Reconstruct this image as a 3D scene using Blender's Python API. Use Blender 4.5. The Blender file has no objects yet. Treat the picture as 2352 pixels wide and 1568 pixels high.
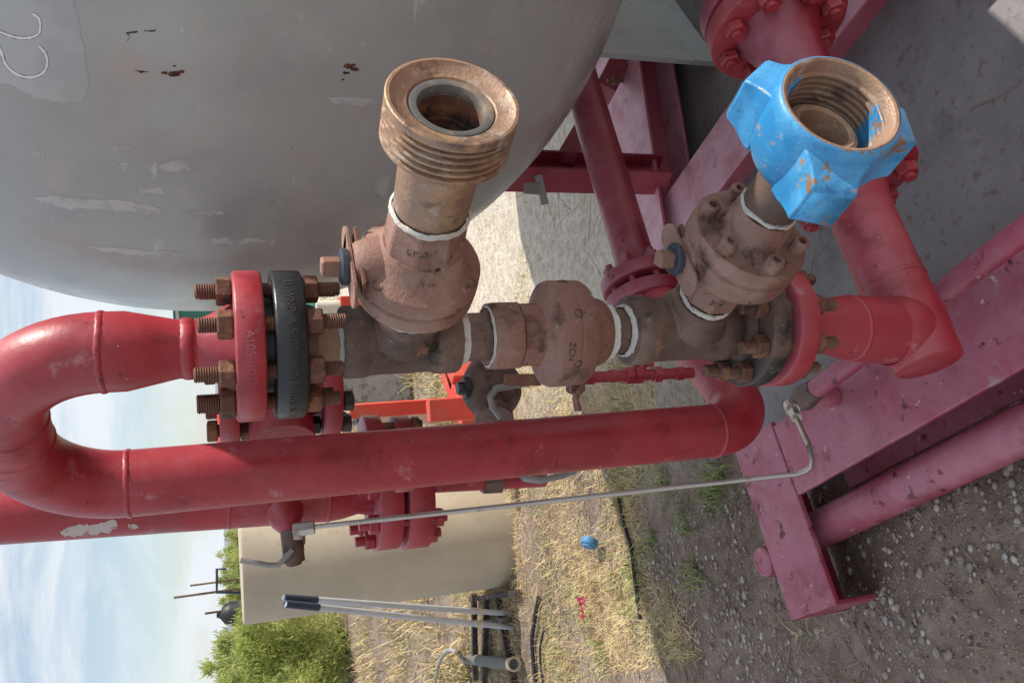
import bpy, math, random
from mathutils import Vector as V, Matrix, noise
random.seed(7)
SC=bpy.context.scene; COL=SC.collection
R_=math.radians
# ------------------------------------------------------------ camera
FPX=1897.0; T=R_(19.6); RO=R_(2.5); CH=1.45
CAM=V((0,0,CH))
F=V((0,math.cos(T),-math.sin(T))); U=V((0,math.sin(T),math.cos(T))); R=V((1,0,0))
CR=(-U*math.cos(RO)-R*math.sin(RO)); CU=(-U*math.sin(RO)+R*math.cos(RO))
cd=bpy.data.cameras.new('camera'); co=bpy.data.objects.new('camera',cd); COL.objects.link(co)
m=Matrix.Identity(4)
for i in range(3):
    m[i][0]=CR[i]; m[i][1]=CU[i]; m[i][2]=-F[i]; m[i][3]=CAM[i]
co.matrix_world=m; cd.sensor_width=36; cd.lens=36*FPX/2352; cd.clip_start=.02; cd.clip_end=2000
SC.camera=co
def ray(px,py): return F+CR*((px-1176)/FPX)+CU*((784-py)/FPX)
def at(px,py,Y):
    d=ray(px,py); return CAM+d*(Y/d.y)
def atz(px,py,z):
    d=ray(px,py); return CAM+d*((z-CH)/d.z)
X0=at(1176,770,1.0).x
O=V((X0,1.0,0)); Z=V((0,0,1))
def dirs(deg):
    p=R_(deg); return V((math.cos(p),math.sin(p),0)),V((math.sin(p),-math.cos(p),0))
E1,E2=dirs(40)
D1,D2=dirs(27.6)
def zA(px):
    return at(px,770-.038*(px-1176),1.0).z
def A(px): return V((X0,1.0,zA(px)))
# ------------------------------------------------------------ mesh builder
WL={}
class MB:
    def __init__(s): s.v=[]; s.f=[]
    def add(s,vs,fs):
        n=len(s.v); s.v+= [V(x) for x in vs]; s.f+=[tuple(i+n for i in f) for f in fs]; return s
    def build(s,name,mat,parent=None,ang=35,bev=0,smooth=True):
        if parent is None:
            c=sum(s.v,V())/len(s.v); org=V((c.x,c.y,min(p.z for p in s.v)))
        else: org=WL[parent.name]
        me=bpy.data.meshes.new(name); me.from_pydata([p-org for p in s.v],[],s.f); me.validate(); me.update()
        o=bpy.data.objects.new(name,me); COL.objects.link(o)
        if parent is None: o.location=org
        else: o.parent=parent
        WL[o.name]=org
        me.materials.append(mat)
        if smooth:
            me.shade_smooth(); me.set_sharp_from_angle(angle=R_(ang))
        if bev:
            b=o.modifiers.new('bevel','BEVEL'); b.width=bev; b.segments=2; b.limit_method='ANGLE'; b.angle_limit=R_(40); b.harden_normals=False
        return o
def frame(ax):
    ax=ax.normalized(); h=V((0,0,1)) if abs(ax.z)<.9 else V((0,-1,0))
    a=(h-ax*h.dot(ax)).normalized(); b=ax.cross(a); return ax,a,b
def lathe(mb,p,ax,prof,seg=40,ph=0,cap=True,closed=False):
    ax,a,b=frame(ax); vs=[];fs=[]
    for t,r in prof:
        for i in range(seg):
            th=ph+2*math.pi*i/seg
            vs.append(p+ax*t+(a*math.cos(th)+b*math.sin(th))*max(r,1e-5))
    n=len(prof)
    for k in range(n-1 if not closed else n):
        k2=(k+1)%n
        for i in range(seg):
            j=(i+1)%seg; fs.append((k*seg+i,k*seg+j,k2*seg+j,k2*seg+i))
    if cap and not closed:
        fs.append(tuple(range(seg))[::-1]); fs.append(tuple((n-1)*seg+i for i in range(seg)))
    return mb.add(vs,fs)
def rod(mb,p0,p1,r,seg=16,ph=0,r2=None,ch=0):
    d=p1-p0; L=d.length; r2=r if r2 is None else r2
    if ch: return lathe(mb,p0,d,[(0,r-ch),(ch,r),(L-ch,r2),(L,r2-ch)],seg,ph)
    return lathe(mb,p0,d,[(0,r),(L,r2)],seg,ph)
def tube(mb,pts,r,seg=24,cap=True):
    n=len(pts); vs=[];fs=[]
    rr=r if hasattr(r,'__len__') else [r]*n
    tg=[]
    for i in range(n):
        d=(pts[min(i+1,n-1)]-pts[max(i-1,0)]).normalized(); tg.append(d)
    _,a,b=frame(tg[0])
    for i in range(n):
        a=(a-tg[i]*a.dot(tg[i])).normalized(); b=tg[i].cross(a)
        for k in range(seg):
            th=2*math.pi*k/seg; vs.append(pts[i]+(a*math.cos(th)+b*math.sin(th))*rr[i])
    for i in range(n-1):
        for k in range(seg):
            j=(k+1)%seg; fs.append((i*seg+k,i*seg+j,(i+1)*seg+j,(i+1)*seg+k))
    if cap:
        fs.append(tuple(range(seg))[::-1]); fs.append(tuple((n-1)*seg+k for k in range(seg)))
    return mb.add(vs,fs)
def arc(p,d1,d2,rad,n=14):
    c=p+d2*rad; out=[]
    for i in range(n+1):
        t=math.pi/2*i/n; out.append(c-d2*rad*math.cos(t)+d1*rad*math.sin(t))
    return out
def box(mb,c,ax,ay,az,hx,hy,hz):
    vs=[c+ax*hx*i+ay*hy*j+az*hz*k for i in(-1,1) for j in(-1,1) for k in(-1,1)]
    return mb.add(vs,[(0,1,3,2),(4,6,7,5),(0,4,5,1),(2,3,7,6),(0,2,6,4),(1,5,7,3)])
def boxp(mb,p0,p1,w,h,up=Z):
    d=(p1-p0); L=d.length; d.normalize(); s=d.cross(up).normalized(); u=s.cross(d)
    return box(mb,(p0+p1)/2,d,s,u,L/2,w/2,h/2)
def ibeam(mb,p0,p1,w,h,tf=.012,tw=.01,side=0,bottom=True):
    d=(p1-p0).normalized(); s=d.cross(Z).normalized()
    boxp(mb,p0-Z*tf/2,p1-Z*tf/2,w,tf)
    if bottom: boxp(mb,p0-Z*(h-tf/2),p1-Z*(h-tf/2),w,tf)
    off=s*side*(w/2-tw/2)
    boxp(mb,p0-Z*(h/2)+off,p1-Z*(h/2)+off,tw,h-2*tf)
def weld(mb,p,ax,r,w=.009,h=.0015):
    n=72; pr=[(-w/2,r-.001)]+[(-w/2+w*i/6,r+h*math.sin(math.pi*i/6)) for i in range(1,6)]+[(w/2,r-.001)]
    lathe(mb,p,ax,pr,n,cap=False)
    ax=ax.normalized()
    for k in range(len(pr)):
        for i in range(n):
            v=mb.v[-len(pr)*n+k*n+i]; v+=ax*(.0004*math.sin(i*1.9)+.0006*math.sin(i*.37+2))
    return mb
# ------------------------------------------------------------ naming
def tag(o,label,cat,group=None,kind=None):
    if label:o['label']=label
    if cat:o['category']=cat
    if group:o['group']=group
    if kind:o['kind']=kind
    return o
def thing(name,label,cat,loc,group=None):
    o=bpy.data.objects.new(name,None); COL.objects.link(o); o.location=loc; o.empty_display_size=.05
    WL[o.name]=V(loc); return tag(o,label,cat,group)
# ------------------------------------------------------------ materials
def N(nt,t,**k):
    n=nt.nodes.new(t)
    for a,b in k.items(): n.inputs[a].default_value=b
    return n
def c4(c): return (c[0],c[1],c[2],1)
def mat(name,base,rough=.5,metal=0,layers=(),bump=.15,bscale=60,var=.12,dust=None,dustamt=.5,spec=.5):
    mt=bpy.data.materials.new(name); mt.use_nodes=True; nt=mt.node_tree; L=nt.links
    bs=nt.nodes['Principled BSDF']; bs.inputs['Roughness'].default_value=rough; bs.inputs['Metallic'].default_value=metal
    bs.inputs['Specular IOR Level'].default_value=spec
    g=nt.nodes.new('ShaderNodeNewGeometry'); pos=g.outputs['Position']
    n0=N(nt,'ShaderNodeTexNoise',Scale=7.0,Detail=6.0,Roughness=.6); L.new(pos,n0.inputs['Vector'])
    mr=nt.nodes.new('ShaderNodeMapRange'); mr.inputs[1].default_value=.3; mr.inputs[2].default_value=.7; mr.inputs[3].default_value=1-var; mr.inputs[4].default_value=1+var
    L.new(n0.outputs[0],mr.inputs[0])
    mx=nt.nodes.new('ShaderNodeVectorMath'); mx.operation='SCALE'; mx.inputs[0].default_value=base; L.new(mr.outputs[0],mx.inputs['Scale'])
    cur=mx.outputs[0]
    def addust(cur):
        sp=nt.nodes.new('ShaderNodeSeparateXYZ'); L.new(g.outputs['Normal'],sp.inputs[0])
        r=nt.nodes.new('ShaderNodeMapRange'); r.inputs[1].default_value=-.2; r.inputs[2].default_value=1; r.inputs[4].default_value=dustamt; L.new(sp.outputs[2],r.inputs[0])
        nd=N(nt,'ShaderNodeTexNoise',Scale=11.0,Detail=7.0,Roughness=.7); L.new(pos,nd.inputs['Vector'])
        r2=nt.nodes.new('ShaderNodeMapRange'); r2.inputs[1].default_value=.3; r2.inputs[2].default_value=.62; r2.inputs[3].default_value=.35; r2.inputs[4].default_value=1.15; L.new(nd.outputs[0],r2.inputs[0])
        mu=nt.nodes.new('ShaderNodeMath'); mu.operation='MULTIPLY'; mu.use_clamp=True; L.new(r.outputs[0],mu.inputs[0]); L.new(r2.outputs[0],mu.inputs[1])
        mi=nt.nodes.new('ShaderNodeMix'); mi.data_type='RGBA'; L.new(mu.outputs[0],mi.inputs[0]); L.new(cur,mi.inputs[6]); mi.inputs[7].default_value=c4(dust); return mi.outputs[2]
    if dust: cur=addust(cur)
    off=0
    for ly in layers:
        col,sc,lo,hi=ly[:4]; off+=3.7
        ad=nt.nodes.new('ShaderNodeVectorMath'); ad.operation='ADD'; ad.inputs[1].default_value=(off,off*2,off*.5); L.new(pos,ad.inputs[0])
        src=ad.outputs[0]
        if len(ly)>4:
            ml=nt.nodes.new('ShaderNodeVectorMath'); ml.operation='MULTIPLY'; ml.inputs[1].default_value=ly[4]; L.new(src,ml.inputs[0]); src=ml.outputs[0]
        nn=N(nt,'ShaderNodeTexNoise',Scale=float(sc),Detail=8.0,Roughness=.65); L.new(src,nn.inputs['Vector'])
        r=nt.nodes.new('ShaderNodeMapRange'); r.inputs[1].default_value=lo; r.inputs[2].default_value=hi; L.new(nn.outputs[0],r.inputs[0])
        mi=nt.nodes.new('ShaderNodeMix'); mi.data_type='RGBA'; L.new(r.outputs[0],mi.inputs[0]); L.new(cur,mi.inputs[6]); mi.inputs[7].default_value=c4(col); cur=mi.outputs[2]
    L.new(cur,bs.inputs['Base Color'])
    rn=nt.nodes.new('ShaderNodeMapRange'); rn.inputs[1].default_value=.3; rn.inputs[2].default_value=.7; rn.inputs[3].default_value=max(.05,rough-.1); rn.inputs[4].default_value=min(1,rough+.15)
    L.new(n0.outputs[0],rn.inputs[0]); L.new(rn.outputs[0],bs.inputs['Roughness'])
    if bump:
        nb=N(nt,'ShaderNodeTexNoise',Scale=float(bscale),Detail=7.0,Roughness=.6); L.new(pos,nb.inputs['Vector'])
        b=nt.nodes.new('ShaderNodeBump'); b.inputs['Strength'].default_value=bump; b.inputs['Distance'].default_value=.004; L.new(nb.outputs[0],b.inputs['Height']); L.new(b.outputs[0],bs.inputs['Normal'])
    return mt
RED=mat('red_paint',(.36,.022,.034),.38,0,[((.46,.09,.11),5,.50,.72),((.20,.014,.020),9,.55,.73),((.11,.015,.015),45,.65,.69),((.50,.21,.22),22,.62,.74),((.66,.55,.5),60,.70,.715)],.14,110,.20,dust=(.56,.19,.21),dustamt=.55)
REDD=mat('dusty_red_paint',(.33,.026,.055),.42,0,[((.48,.17,.22),6,.45,.66),((.62,.52,.50),45,.655,.675),((.12,.02,.025),26,.60,.66),((.42,.30,.27),14,.60,.74),((.20,.02,.035),8,.58,.72)],.25,80,.25,dust=(.48,.19,.26),dustamt=.65)
REDL=mat('pale_pink_red_beam',(.38,.06,.09),.42,0,[((.22,.02,.03),9,.62,.74),((.60,.4,.4),50,.68,.71)],.15,60,.2,dust=(.70,.40,.46),dustamt=1.0)  # beam red, blended to pale pink on upward faces
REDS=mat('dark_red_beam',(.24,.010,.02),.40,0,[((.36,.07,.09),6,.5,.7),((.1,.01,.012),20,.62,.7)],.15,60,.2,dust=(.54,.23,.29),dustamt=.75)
BRN=mat('dusty_brown_iron',(.235,.110,.078),.54,0,[((.40,.26,.20),8,.50,.68),((.10,.048,.036),15,.55,.66),((.34,.08,.08),6,.62,.70),((.07,.04,.03),70,.62,.67),((.46,.36,.30),55,.66,.70)],.4,190,.2,dust=(.47,.29,.235),dustamt=.6)
BRD=mat('dark_brown_iron',(.10,.058,.042),.5,0,[((.25,.165,.125),8,.48,.68),((.035,.025,.02),18,.56,.66),((.30,.15,.09),30,.62,.7),((.36,.28,.23),70,.66,.70)],.35,170,.25,dust=(.28,.185,.145),dustamt=.5)
RUST=mat('rust',(.155,.062,.040),.75,.1,[((.30,.14,.07),34,.50,.62),((.045,.028,.022),26,.55,.65)],.55,280,.3,dust=(.32,.19,.14),dustamt=.4)
RUSTL=mat('light_rust_steel',(.33,.19,.125),.44,.25,[((.46,.29,.16),16,.5,.62),((.16,.10,.075),24,.57,.68),((.50,.42,.34),32,.56,.68),((.36,.06,.06),6,.68,.75)],.35,230,.25,dust=(.53,.38,.28),dustamt=.5)
BLK=mat('black_paint',(.016,.018,.020),.35,0,[((.10,.085,.07),20,.57,.7)],.2,100,.2,dust=(.12,.10,.09),dustamt=.3)
BLKR=mat('black_paint_rusting',(.018,.019,.020),.4,0,[((.16,.10,.07),16,.50,.64),((.24,.17,.13),40,.60,.68)],.35,120,.2,dust=(.17,.13,.11),dustamt=.6)
SEAL=mat('worn_rubber',(.12,.118,.115),.5,0,[((.30,.22,.16),24,.54,.68)],.2,200)
BLUE=mat('blue_paint',(.030,.25,.54),.36,0,[((.09,.38,.68),12,.45,.6),((.018,.17,.40),16,.56,.70),((.22,.42,.58),30,.62,.72),((.28,.17,.10),17,.590,.610),((.38,.26,.19),48,.625,.645),((.10,.07,.055),60,.67,.69),((.42,.07,.12),20,.71,.72)],.3,110,.15)
BLUE.node_tree.nodes['Principled BSDF'].inputs['Coat Weight'].default_value=.1
TAPE=mat('thread_tape',(.78,.74,.67),.7,0,[((.42,.32,.25),50,.57,.68)],.8,300,.1)
STEEL=mat('stainless_steel',(.50,.45,.40),.32,.8,[((.3,.22,.17),30,.58,.7)],.1,150,.1)
GREYM=mat('grey_steel',(.33,.32,.30),.45,.3,(),.1,100,.1)
TANK=mat('tank_grey_paint',(.385,.395,.37),.25,0,[((.44,.45,.42),2.6,.48,.62),((.30,.325,.335),1.5,.48,.72,(1,1,.35)),((.45,.42,.37),9,.56,.7,(1,1,2)),((.52,.53,.50),5,.64,.67,(1,1,4)),((.54,.54,.51),26,.67,.70,(1,1,3)),((.28,.25,.21),38,.70,.72)],.06,45,.10)
TANKP=mat('tank_light_patch',(.49,.505,.48),.4,0,[((.42,.435,.42),9,.5,.6)],.03,50,.05)
SCUF=mat('pale_scuff',(.54,.545,.52),.5,0,[((.41,.42,.40),26,.50,.58)],.03,50,.05)
CHALK=mat('white_paint_marker',(.86,.86,.88),.6,0,(),0)
LINE=mat('dark_marker',(.05,.03,.07),.6,0,(),0)
BEIGE=mat('beige_paint',(.53,.44,.325),.55,0,[((.47,.39,.29),3,.45,.6),((.40,.32,.24),12,.62,.72)],.1,30,.06)
CREAM=mat('cream_paint',(.62,.57,.48),.6,0,(),.1)
PVC=mat('pale_blue_grey_plastic',(.56,.60,.65),.35,0,(),.03)
PVD=mat('dirty_grey_plastic',(.36,.35,.33),.6,0,[((.2,.16,.12),18,.5,.6)],.2)
DKBLUE=mat('dark_blue_plastic',(.03,.05,.09),.4,0,(),.03)
BLKP=mat('black_plastic',(.02,.02,.022),.5,0,(),.05)
GRN=mat('green_paint',(.03,.16,.12),.45,0,(),.1)
SKYB=mat('blue_plastic',(.06,.22,.40),.5,0,[((.3,.28,.24),30,.6,.7)],.05)
PINK=mat('pink_ribbon',(.85,.08,.18),.6,0,(),0)
ORG=mat('orange_red_paint',(.62,.06,.04),.5,0,[((.45,.15,.1),6,.5,.7)],.1)
WOOD=mat('weathered_wood',(.22,.16,.11),.8,0,[((.12,.09,.06),20,.5,.6)],.4)
NUTB=mat('dark_blue_black',(.045,.055,.075),.4,0,(),.1)
# ------------------------------------------------------------ text
def textmesh(s,size,ext=.0006):
    cu=bpy.data.curves.new('t','FONT'); cu.body=s; cu.size=size; cu.extrude=ext; cu.align_x='CENTER'; cu.align_y='CENTER'
    o=bpy.data.objects.new('t',cu); COL.objects.link(o)
    dg=bpy.context.evaluated_depsgraph_get(); me=bpy.data.meshes.new_from_object(o.evaluated_get(dg))
    vs=[V(v.co) for v in me.vertices]; fs=[tuple(p.vertices) for p in me.polygons]
    bpy.data.objects.remove(o); bpy.data.curves.remove(cu); bpy.data.meshes.remove(me); return vs,fs
def text_flat(s,c,xd,yd,size,mt,parent,name='lettering'):
    vs,fs=textmesh(s,size); nd=xd.cross(yd)
    return MB().add([c+xd*v.x+yd*v.y+nd*v.z for v in vs],fs).build(name,mt,parent,smooth=False)
def text_cyl(s,c,rad,ang,size,mt,parent,name='lettering'):
    vs,fs=textmesh(s,size,.0004); out=[]
    for v in vs:
        th=ang-v.x/rad; r=rad+v.z+.00005
        out.append(c+V((math.cos(th)*r,math.sin(th)*r,-v.y)))
    return MB().add(out,fs).build(name,mt,parent,smooth=False)
# ============================================================ WORLD + SUN
AZ=R_(5); EL=R_(42)
sd=V((math.cos(EL)*math.cos(AZ),math.cos(EL)*math.sin(AZ),math.sin(EL)))
W=bpy.data.worlds.new('World'); SC.world=W; W.use_nodes=True; nt=W.node_tree; L=nt.links
bg=nt.nodes['Background']; bg.inputs[1].default_value=.14
sk=nt.nodes.new('ShaderNodeTexSky'); sk.sky_type='NISHITA'; sk.sun_disc=False; sk.sun_elevation=EL; sk.sun_rotation=R_(90)-AZ; sk.air_density=1.0; sk.dust_density=.6; sk.ozone_density=1.5
tc=nt.nodes.new('ShaderNodeTexCoord'); mp=nt.nodes.new('ShaderNodeVectorMath'); mp.operation='MULTIPLY'; mp.inputs[1].default_value=(1,1,3.6)
L.new(tc.outputs['Generated'],mp.inputs[0])
nz=N(nt,'ShaderNodeTexNoise',Scale=3.2,Detail=9.0,Roughness=.62); nz.inputs['Distortion'].default_value=.6; L.new(mp.outputs[0],nz.inputs['Vector'])
mr=nt.nodes.new('ShaderNodeMapRange'); mr.inputs[1].default_value=.42; mr.inputs[2].default_value=.60; mr.inputs[3].default_value=.30; mr.inputs[4].default_value=.98; L.new(nz.outputs[0],mr.inputs[0])
mi=nt.nodes.new('ShaderNodeMix'); mi.data_type='RGBA'; mi.inputs[7].default_value=(6.2,6.6,6.95,1); L.new(mr.outputs[0],mi.inputs[0]); L.new(sk.outputs[0],mi.inputs[6]); L.new(mi.outputs[2],bg.inputs[0])
sl=bpy.data.lights.new('sun','SUN'); sl.energy=5.0; sl.angle=R_(.5); sl.color=(1,.95,.86)
so=bpy.data.objects.new('sun',sl); COL.objects.link(so); so.rotation_euler=(-sd).to_track_quat('-Z','Y').to_euler(); so.location=(3,1,4)
SC.view_settings.view_transform='Standard'; SC.view_settings.look='None'; SC.view_settings.exposure=0
# ============================================================ GROUND
S1a=V((-.301,1.75,0))
def EL_(a,b,z): return S1a+D1*a+D2*b+Z*z
def gmat():
    mt=bpy.data.materials.new('desert_soil'); mt.use_nodes=True; nt=mt.node_tree; L=nt.links; bs=nt.nodes['Principled BSDF']; bs.inputs['Roughness'].default_value=.95; bs.inputs['Specular IOR Level'].default_value=.15
    g=nt.nodes.new('ShaderNodeNewGeometry'); pos=g.outputs['Position']
    def no(sc,d=8.):
        n=N(nt,'ShaderNodeTexNoise',Scale=float(sc),Detail=d,Roughness=.65); L.new(pos,n.inputs['Vector']); return n
    n1=no(2.2); n2=no(22); n3=no(160,4.)
    cr=nt.nodes.new('ShaderNodeValToRGB'); e=cr.color_ramp.elements; e[0].position=.36; e[0].color=(.13,.085,.065,1); e[1].position=.64; e[1].color=(.44,.34,.27,1)
    ma=nt.nodes.new('ShaderNodeMix'); ma.data_type='FLOAT'; ma.inputs[0].default_value=.5; L.new(n1.outputs[0],ma.inputs[2]); L.new(n2.outputs[0],ma.inputs[3]); L.new(ma.outputs[0],cr.inputs[0])
    cur=cr.outputs[0]; hs=None
    for scl,thr in((75.,.55),(160.,.45)):
        vo=N(nt,'ShaderNodeTexVoronoi',Scale=scl); L.new(pos,vo.inputs['Vector'])
        r=nt.nodes.new('ShaderNodeMapRange'); r.inputs[1].default_value=.38; r.inputs[2].default_value=.24; L.new(vo.outputs['Distance'],r.inputs[0])
        gt=nt.nodes.new('ShaderNodeMath'); gt.operation='GREATER_THAN'; gt.inputs[1].default_value=thr; sp=nt.nodes.new('ShaderNodeSeparateColor'); L.new(vo.outputs['Color'],sp.inputs[0]); L.new(sp.outputs[0],gt.inputs[0])
        mu=nt.nodes.new('ShaderNodeMath'); mu.operation='MULTIPLY'; L.new(r.outputs[0],mu.inputs[0]); L.new(gt.outputs[0],mu.inputs[1])
        st=nt.nodes.new('ShaderNodeMix'); st.data_type='RGBA'; st.inputs[6].default_value=(.20,.155,.13,1); st.inputs[7].default_value=(.54,.46,.40,1); L.new(sp.outputs[1],st.inputs[0])
        m2=nt.nodes.new('ShaderNodeMix'); m2.data_type='RGBA'; L.new(mu.outputs[0],m2.inputs[0]); L.new(cur,m2.inputs[6]); L.new(st.outputs[2],m2.inputs[7]); cur=m2.outputs[2]
        if hs is None: hs=mu.outputs[0]
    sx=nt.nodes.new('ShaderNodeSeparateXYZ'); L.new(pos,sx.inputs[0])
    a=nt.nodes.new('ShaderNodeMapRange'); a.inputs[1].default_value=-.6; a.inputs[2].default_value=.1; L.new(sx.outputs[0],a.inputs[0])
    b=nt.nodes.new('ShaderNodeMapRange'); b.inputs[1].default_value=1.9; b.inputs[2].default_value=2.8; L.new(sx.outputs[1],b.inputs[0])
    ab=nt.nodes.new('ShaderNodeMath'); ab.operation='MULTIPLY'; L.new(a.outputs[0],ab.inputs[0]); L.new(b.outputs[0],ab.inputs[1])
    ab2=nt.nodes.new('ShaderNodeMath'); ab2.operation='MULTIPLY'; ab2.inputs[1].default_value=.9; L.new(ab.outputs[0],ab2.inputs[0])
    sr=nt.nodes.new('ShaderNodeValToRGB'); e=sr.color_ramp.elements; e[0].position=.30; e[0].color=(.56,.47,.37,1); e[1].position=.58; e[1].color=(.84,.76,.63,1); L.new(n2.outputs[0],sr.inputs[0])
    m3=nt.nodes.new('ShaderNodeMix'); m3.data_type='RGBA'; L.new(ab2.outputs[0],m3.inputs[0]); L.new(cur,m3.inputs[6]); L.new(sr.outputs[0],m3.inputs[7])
    L.new(m3.outputs[2],bs.inputs['Base Color'])
    bh=nt.nodes.new('ShaderNodeMath'); bh.operation='ADD'; L.new(n2.outputs[0],bh.inputs[0]); L.new(hs,bh.inputs[1])
    b3=nt.nodes.new('ShaderNodeMath'); b3.operation='ADD'; L.new(bh.outputs[0],b3.inputs[0]); L.new(n3.outputs[0],b3.inputs[1])
    bu=nt.nodes.new('ShaderNodeBump'); bu.inputs['Strength'].default_value=.9; bu.inputs['Distance'].default_value=.011; L.new(b3.outputs[0],bu.inputs['Height']); L.new(bu.outputs[0],bs.inputs['Normal'])
    return mt
SOIL=gmat()
xs=[-400,-200,-100,-50,-25,-14,-9,-6]+[-4+.05*i for i in range(161)]+[6,9,14,25,50,100,200,400]
ys=[-400,-100,-30,-10,-4,-1,0]+[.6+.05*i for i in range(161)]+[10,12,15,20,30,45,70,110,200,400,900]
GB=.10
MC=EL_(-.47,.30,0)
def gz(x,y):
    s=min(1,max(0,(3.1-y)/.9)); s=s*s*(3-2*s)*GB
    dx,dy=x-MC.x,y-MC.y; s+=.085*math.exp(-(dx*dx+dy*dy)/.030)
    if -4.2<x<4.2 and .5<y<9: return s+.022*noise.noise(V((x*1.6,y*1.6,0)))+.012*noise.noise(V((x*7,y*7,3)))-.012
    return s-.012
mb=MB(); nx=len(xs)
mb.add([V((x,y,gz(x,y))) for y in ys for x in xs],[(j*nx+i,j*nx+i+1,(j+1)*nx+i+1,(j+1)*nx+i) for j in range(len(ys)-1) for i in range(nx-1)])
g=mb.build('ground',SOIL,ang=80); g['kind']='structure'
PAD=mat('stained_concrete',(.24,.225,.225),.8,0,[((.31,.29,.285),4,.42,.65),((.15,.13,.125),7,.58,.78),((.10,.085,.08),3,.66,.76),((.20,.165,.145),50,.56,.66)],.35,70,.18)
mb=MB(); box(mb,EL_(1.3,1.15,GB-.03),D1,D2,Z,1.3,1.3,.045); pad=mb.build('concrete_pad',PAD,bev=.004); pad['kind']='structure'
PADZ=GB+.0155
mb=MB(); n=80
vs=[];fs=[]
for i in range(n):
    th=R_(20+140*i/(n-1)); d=700
    h=3+9*abs(noise.noise(V((i*.13,0,0))))
    vs+= [V((d*math.cos(th),d*math.sin(th),-.1)),V((d*1.05*math.cos(th),d*1.05*math.sin(th),h))]
for i in range(n-1): fs.append((2*i,2*i+2,2*i+3,2*i+1))
HILL=mat('far_hills',(.25,.28,.30),1,0,(),0)
o=mb.add(vs,fs).build('hills',HILL); o['kind']='structure'
# pebbles
PEB=mat('pebble_stone',(.34,.28,.24),.85,0,[((.56,.51,.47),25,.5,.6),((.17,.13,.11),31,.55,.6)],.3,200,.3)
mb=MB(); t=(1+5**.5)/2
ico=[V(p).normalized() for p in [(-1,t,0),(1,t,0),(-1,-t,0),(1,-t,0),(0,-1,t),(0,1,t),(0,-1,-t),(0,1,-t),(t,0,-1),(t,0,1),(-t,0,-1),(-t,0,1)]]
icf=[(0,11,5),(0,5,1),(0,1,7),(0,7,10),(0,10,11),(1,5,9),(5,11,4),(11,10,2),(10,7,6),(7,1,8),(3,9,4),(3,4,2),(3,2,6),(3,6,8),(3,8,9),(4,9,5),(2,4,11),(6,2,10),(8,6,7),(9,8,1)]
for i in range(13000):
    x=random.uniform(-1.4,.3); y=random.uniform(.9,2.8); inpad=(V((x,y,0))-S1a).dot(D1)>0
    if inpad and random.random()>.012: continue
    if random.random()>.55+noise.noise(V((x*3,y*3,5)))*1.2: continue
    s=.0020+.0065*random.random()**3.5; q=random.random()*6.28
    if random.random()<.015: s*=1.8
    z_=PADZ if inpad else gz(x,y)
    vs=[V(((p.x*math.cos(q)-p.y*math.sin(q))*s*1.25*(1+.25*random.random()),(p.x*math.sin(q)+p.y*math.cos(q))*s,p.z*s*.7))+V((x,y,z_+s*.25)) for p in ico]
    mb.add(vs,icf)
tag(mb.build('pebbles',PEB,ang=60),'loose pebbles scattered over the shaded soil beside the skid','gravel',kind='stuff')
# grass / litter
STRAW=mat('dry_straw',(.68,.52,.27),.8,0,[((.42,.29,.13),9,.45,.6),((.76,.66,.45),14,.55,.7)],0)
WEED=mat('green_weed',(.19,.25,.07),.7,0,[((.32,.34,.13),5,.45,.6)],0)
def blade(mb,p,yaw,ln,lean,w,curl=.5):
    d=V((math.cos(yaw),math.sin(yaw),0)); s=V((-d.y,d.x,0)); pts=[]; q=p.copy(); a=lean
    for k in range(3):
        ww=w*(1-k/2.6)
        pts+=[q-s*ww,q+s*ww]; q=q+(d*math.cos(a)+Z*math.sin(a))*ln/2; a-=curl/2
        if q.z<p.z+.001: q.z=p.z+.001
    mb.add(pts,[(0,1,3,2),(2,3,5,4)])
mb=MB(); mw=MB()
for i in range(125000):
    y=1.65+3.95*random.random()**1.2; x=random.uniform(-.45*y,.22*y)
    dn=.55+noise.noise(V((x*2.2,y*2.2,9)))*1.3
    if x>-.1: dn-=.7*min(1,(x+.1)/.3)+.1
    if y<2.6: dn-=.75*(2.6-y)+.1
    if (V((x,y,0))-S1a).dot(D1)>-.02 and y<2.45: continue
    if (V((x,y,0))-S1a).dot(D1)>-.42 and (V((x,y,0))-S1a).dot(D2)>-.01: continue
    if random.random()>dn: continue
    z=gz(x,y)
    if random.random()<.84: blade(mb,V((x,y,z)),random.random()*6.28,random.uniform(.015,.08),random.choice((random.uniform(.0,.3),random.uniform(.05,1.2))),random.uniform(.0010,.0022),random.uniform(.3,2))
    elif noise.noise(V((x*1.3,y*1.3,4)))>-.05: blade(mw,V((x,y,z)),random.random()*6.28,random.uniform(.02,.07),random.uniform(.5,1.4),random.uniform(.0012,.003),.8)
for i in range(30000):
    y=5.2+9*random.random()**1.4; x=random.uniform(-.5*y,.12*y)
    if random.random()>.5+noise.noise(V((x*.9,y*.9,2)))*1.3: continue
    tgt=mb if random.random()<.8 else mw
    blade(tgt,V((x,y,gz(x,y))),random.random()*6.28,random.uniform(.06,.22),random.uniform(.2,1.4),random.uniform(.003,.006),random.uniform(.3,1.4))
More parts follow.
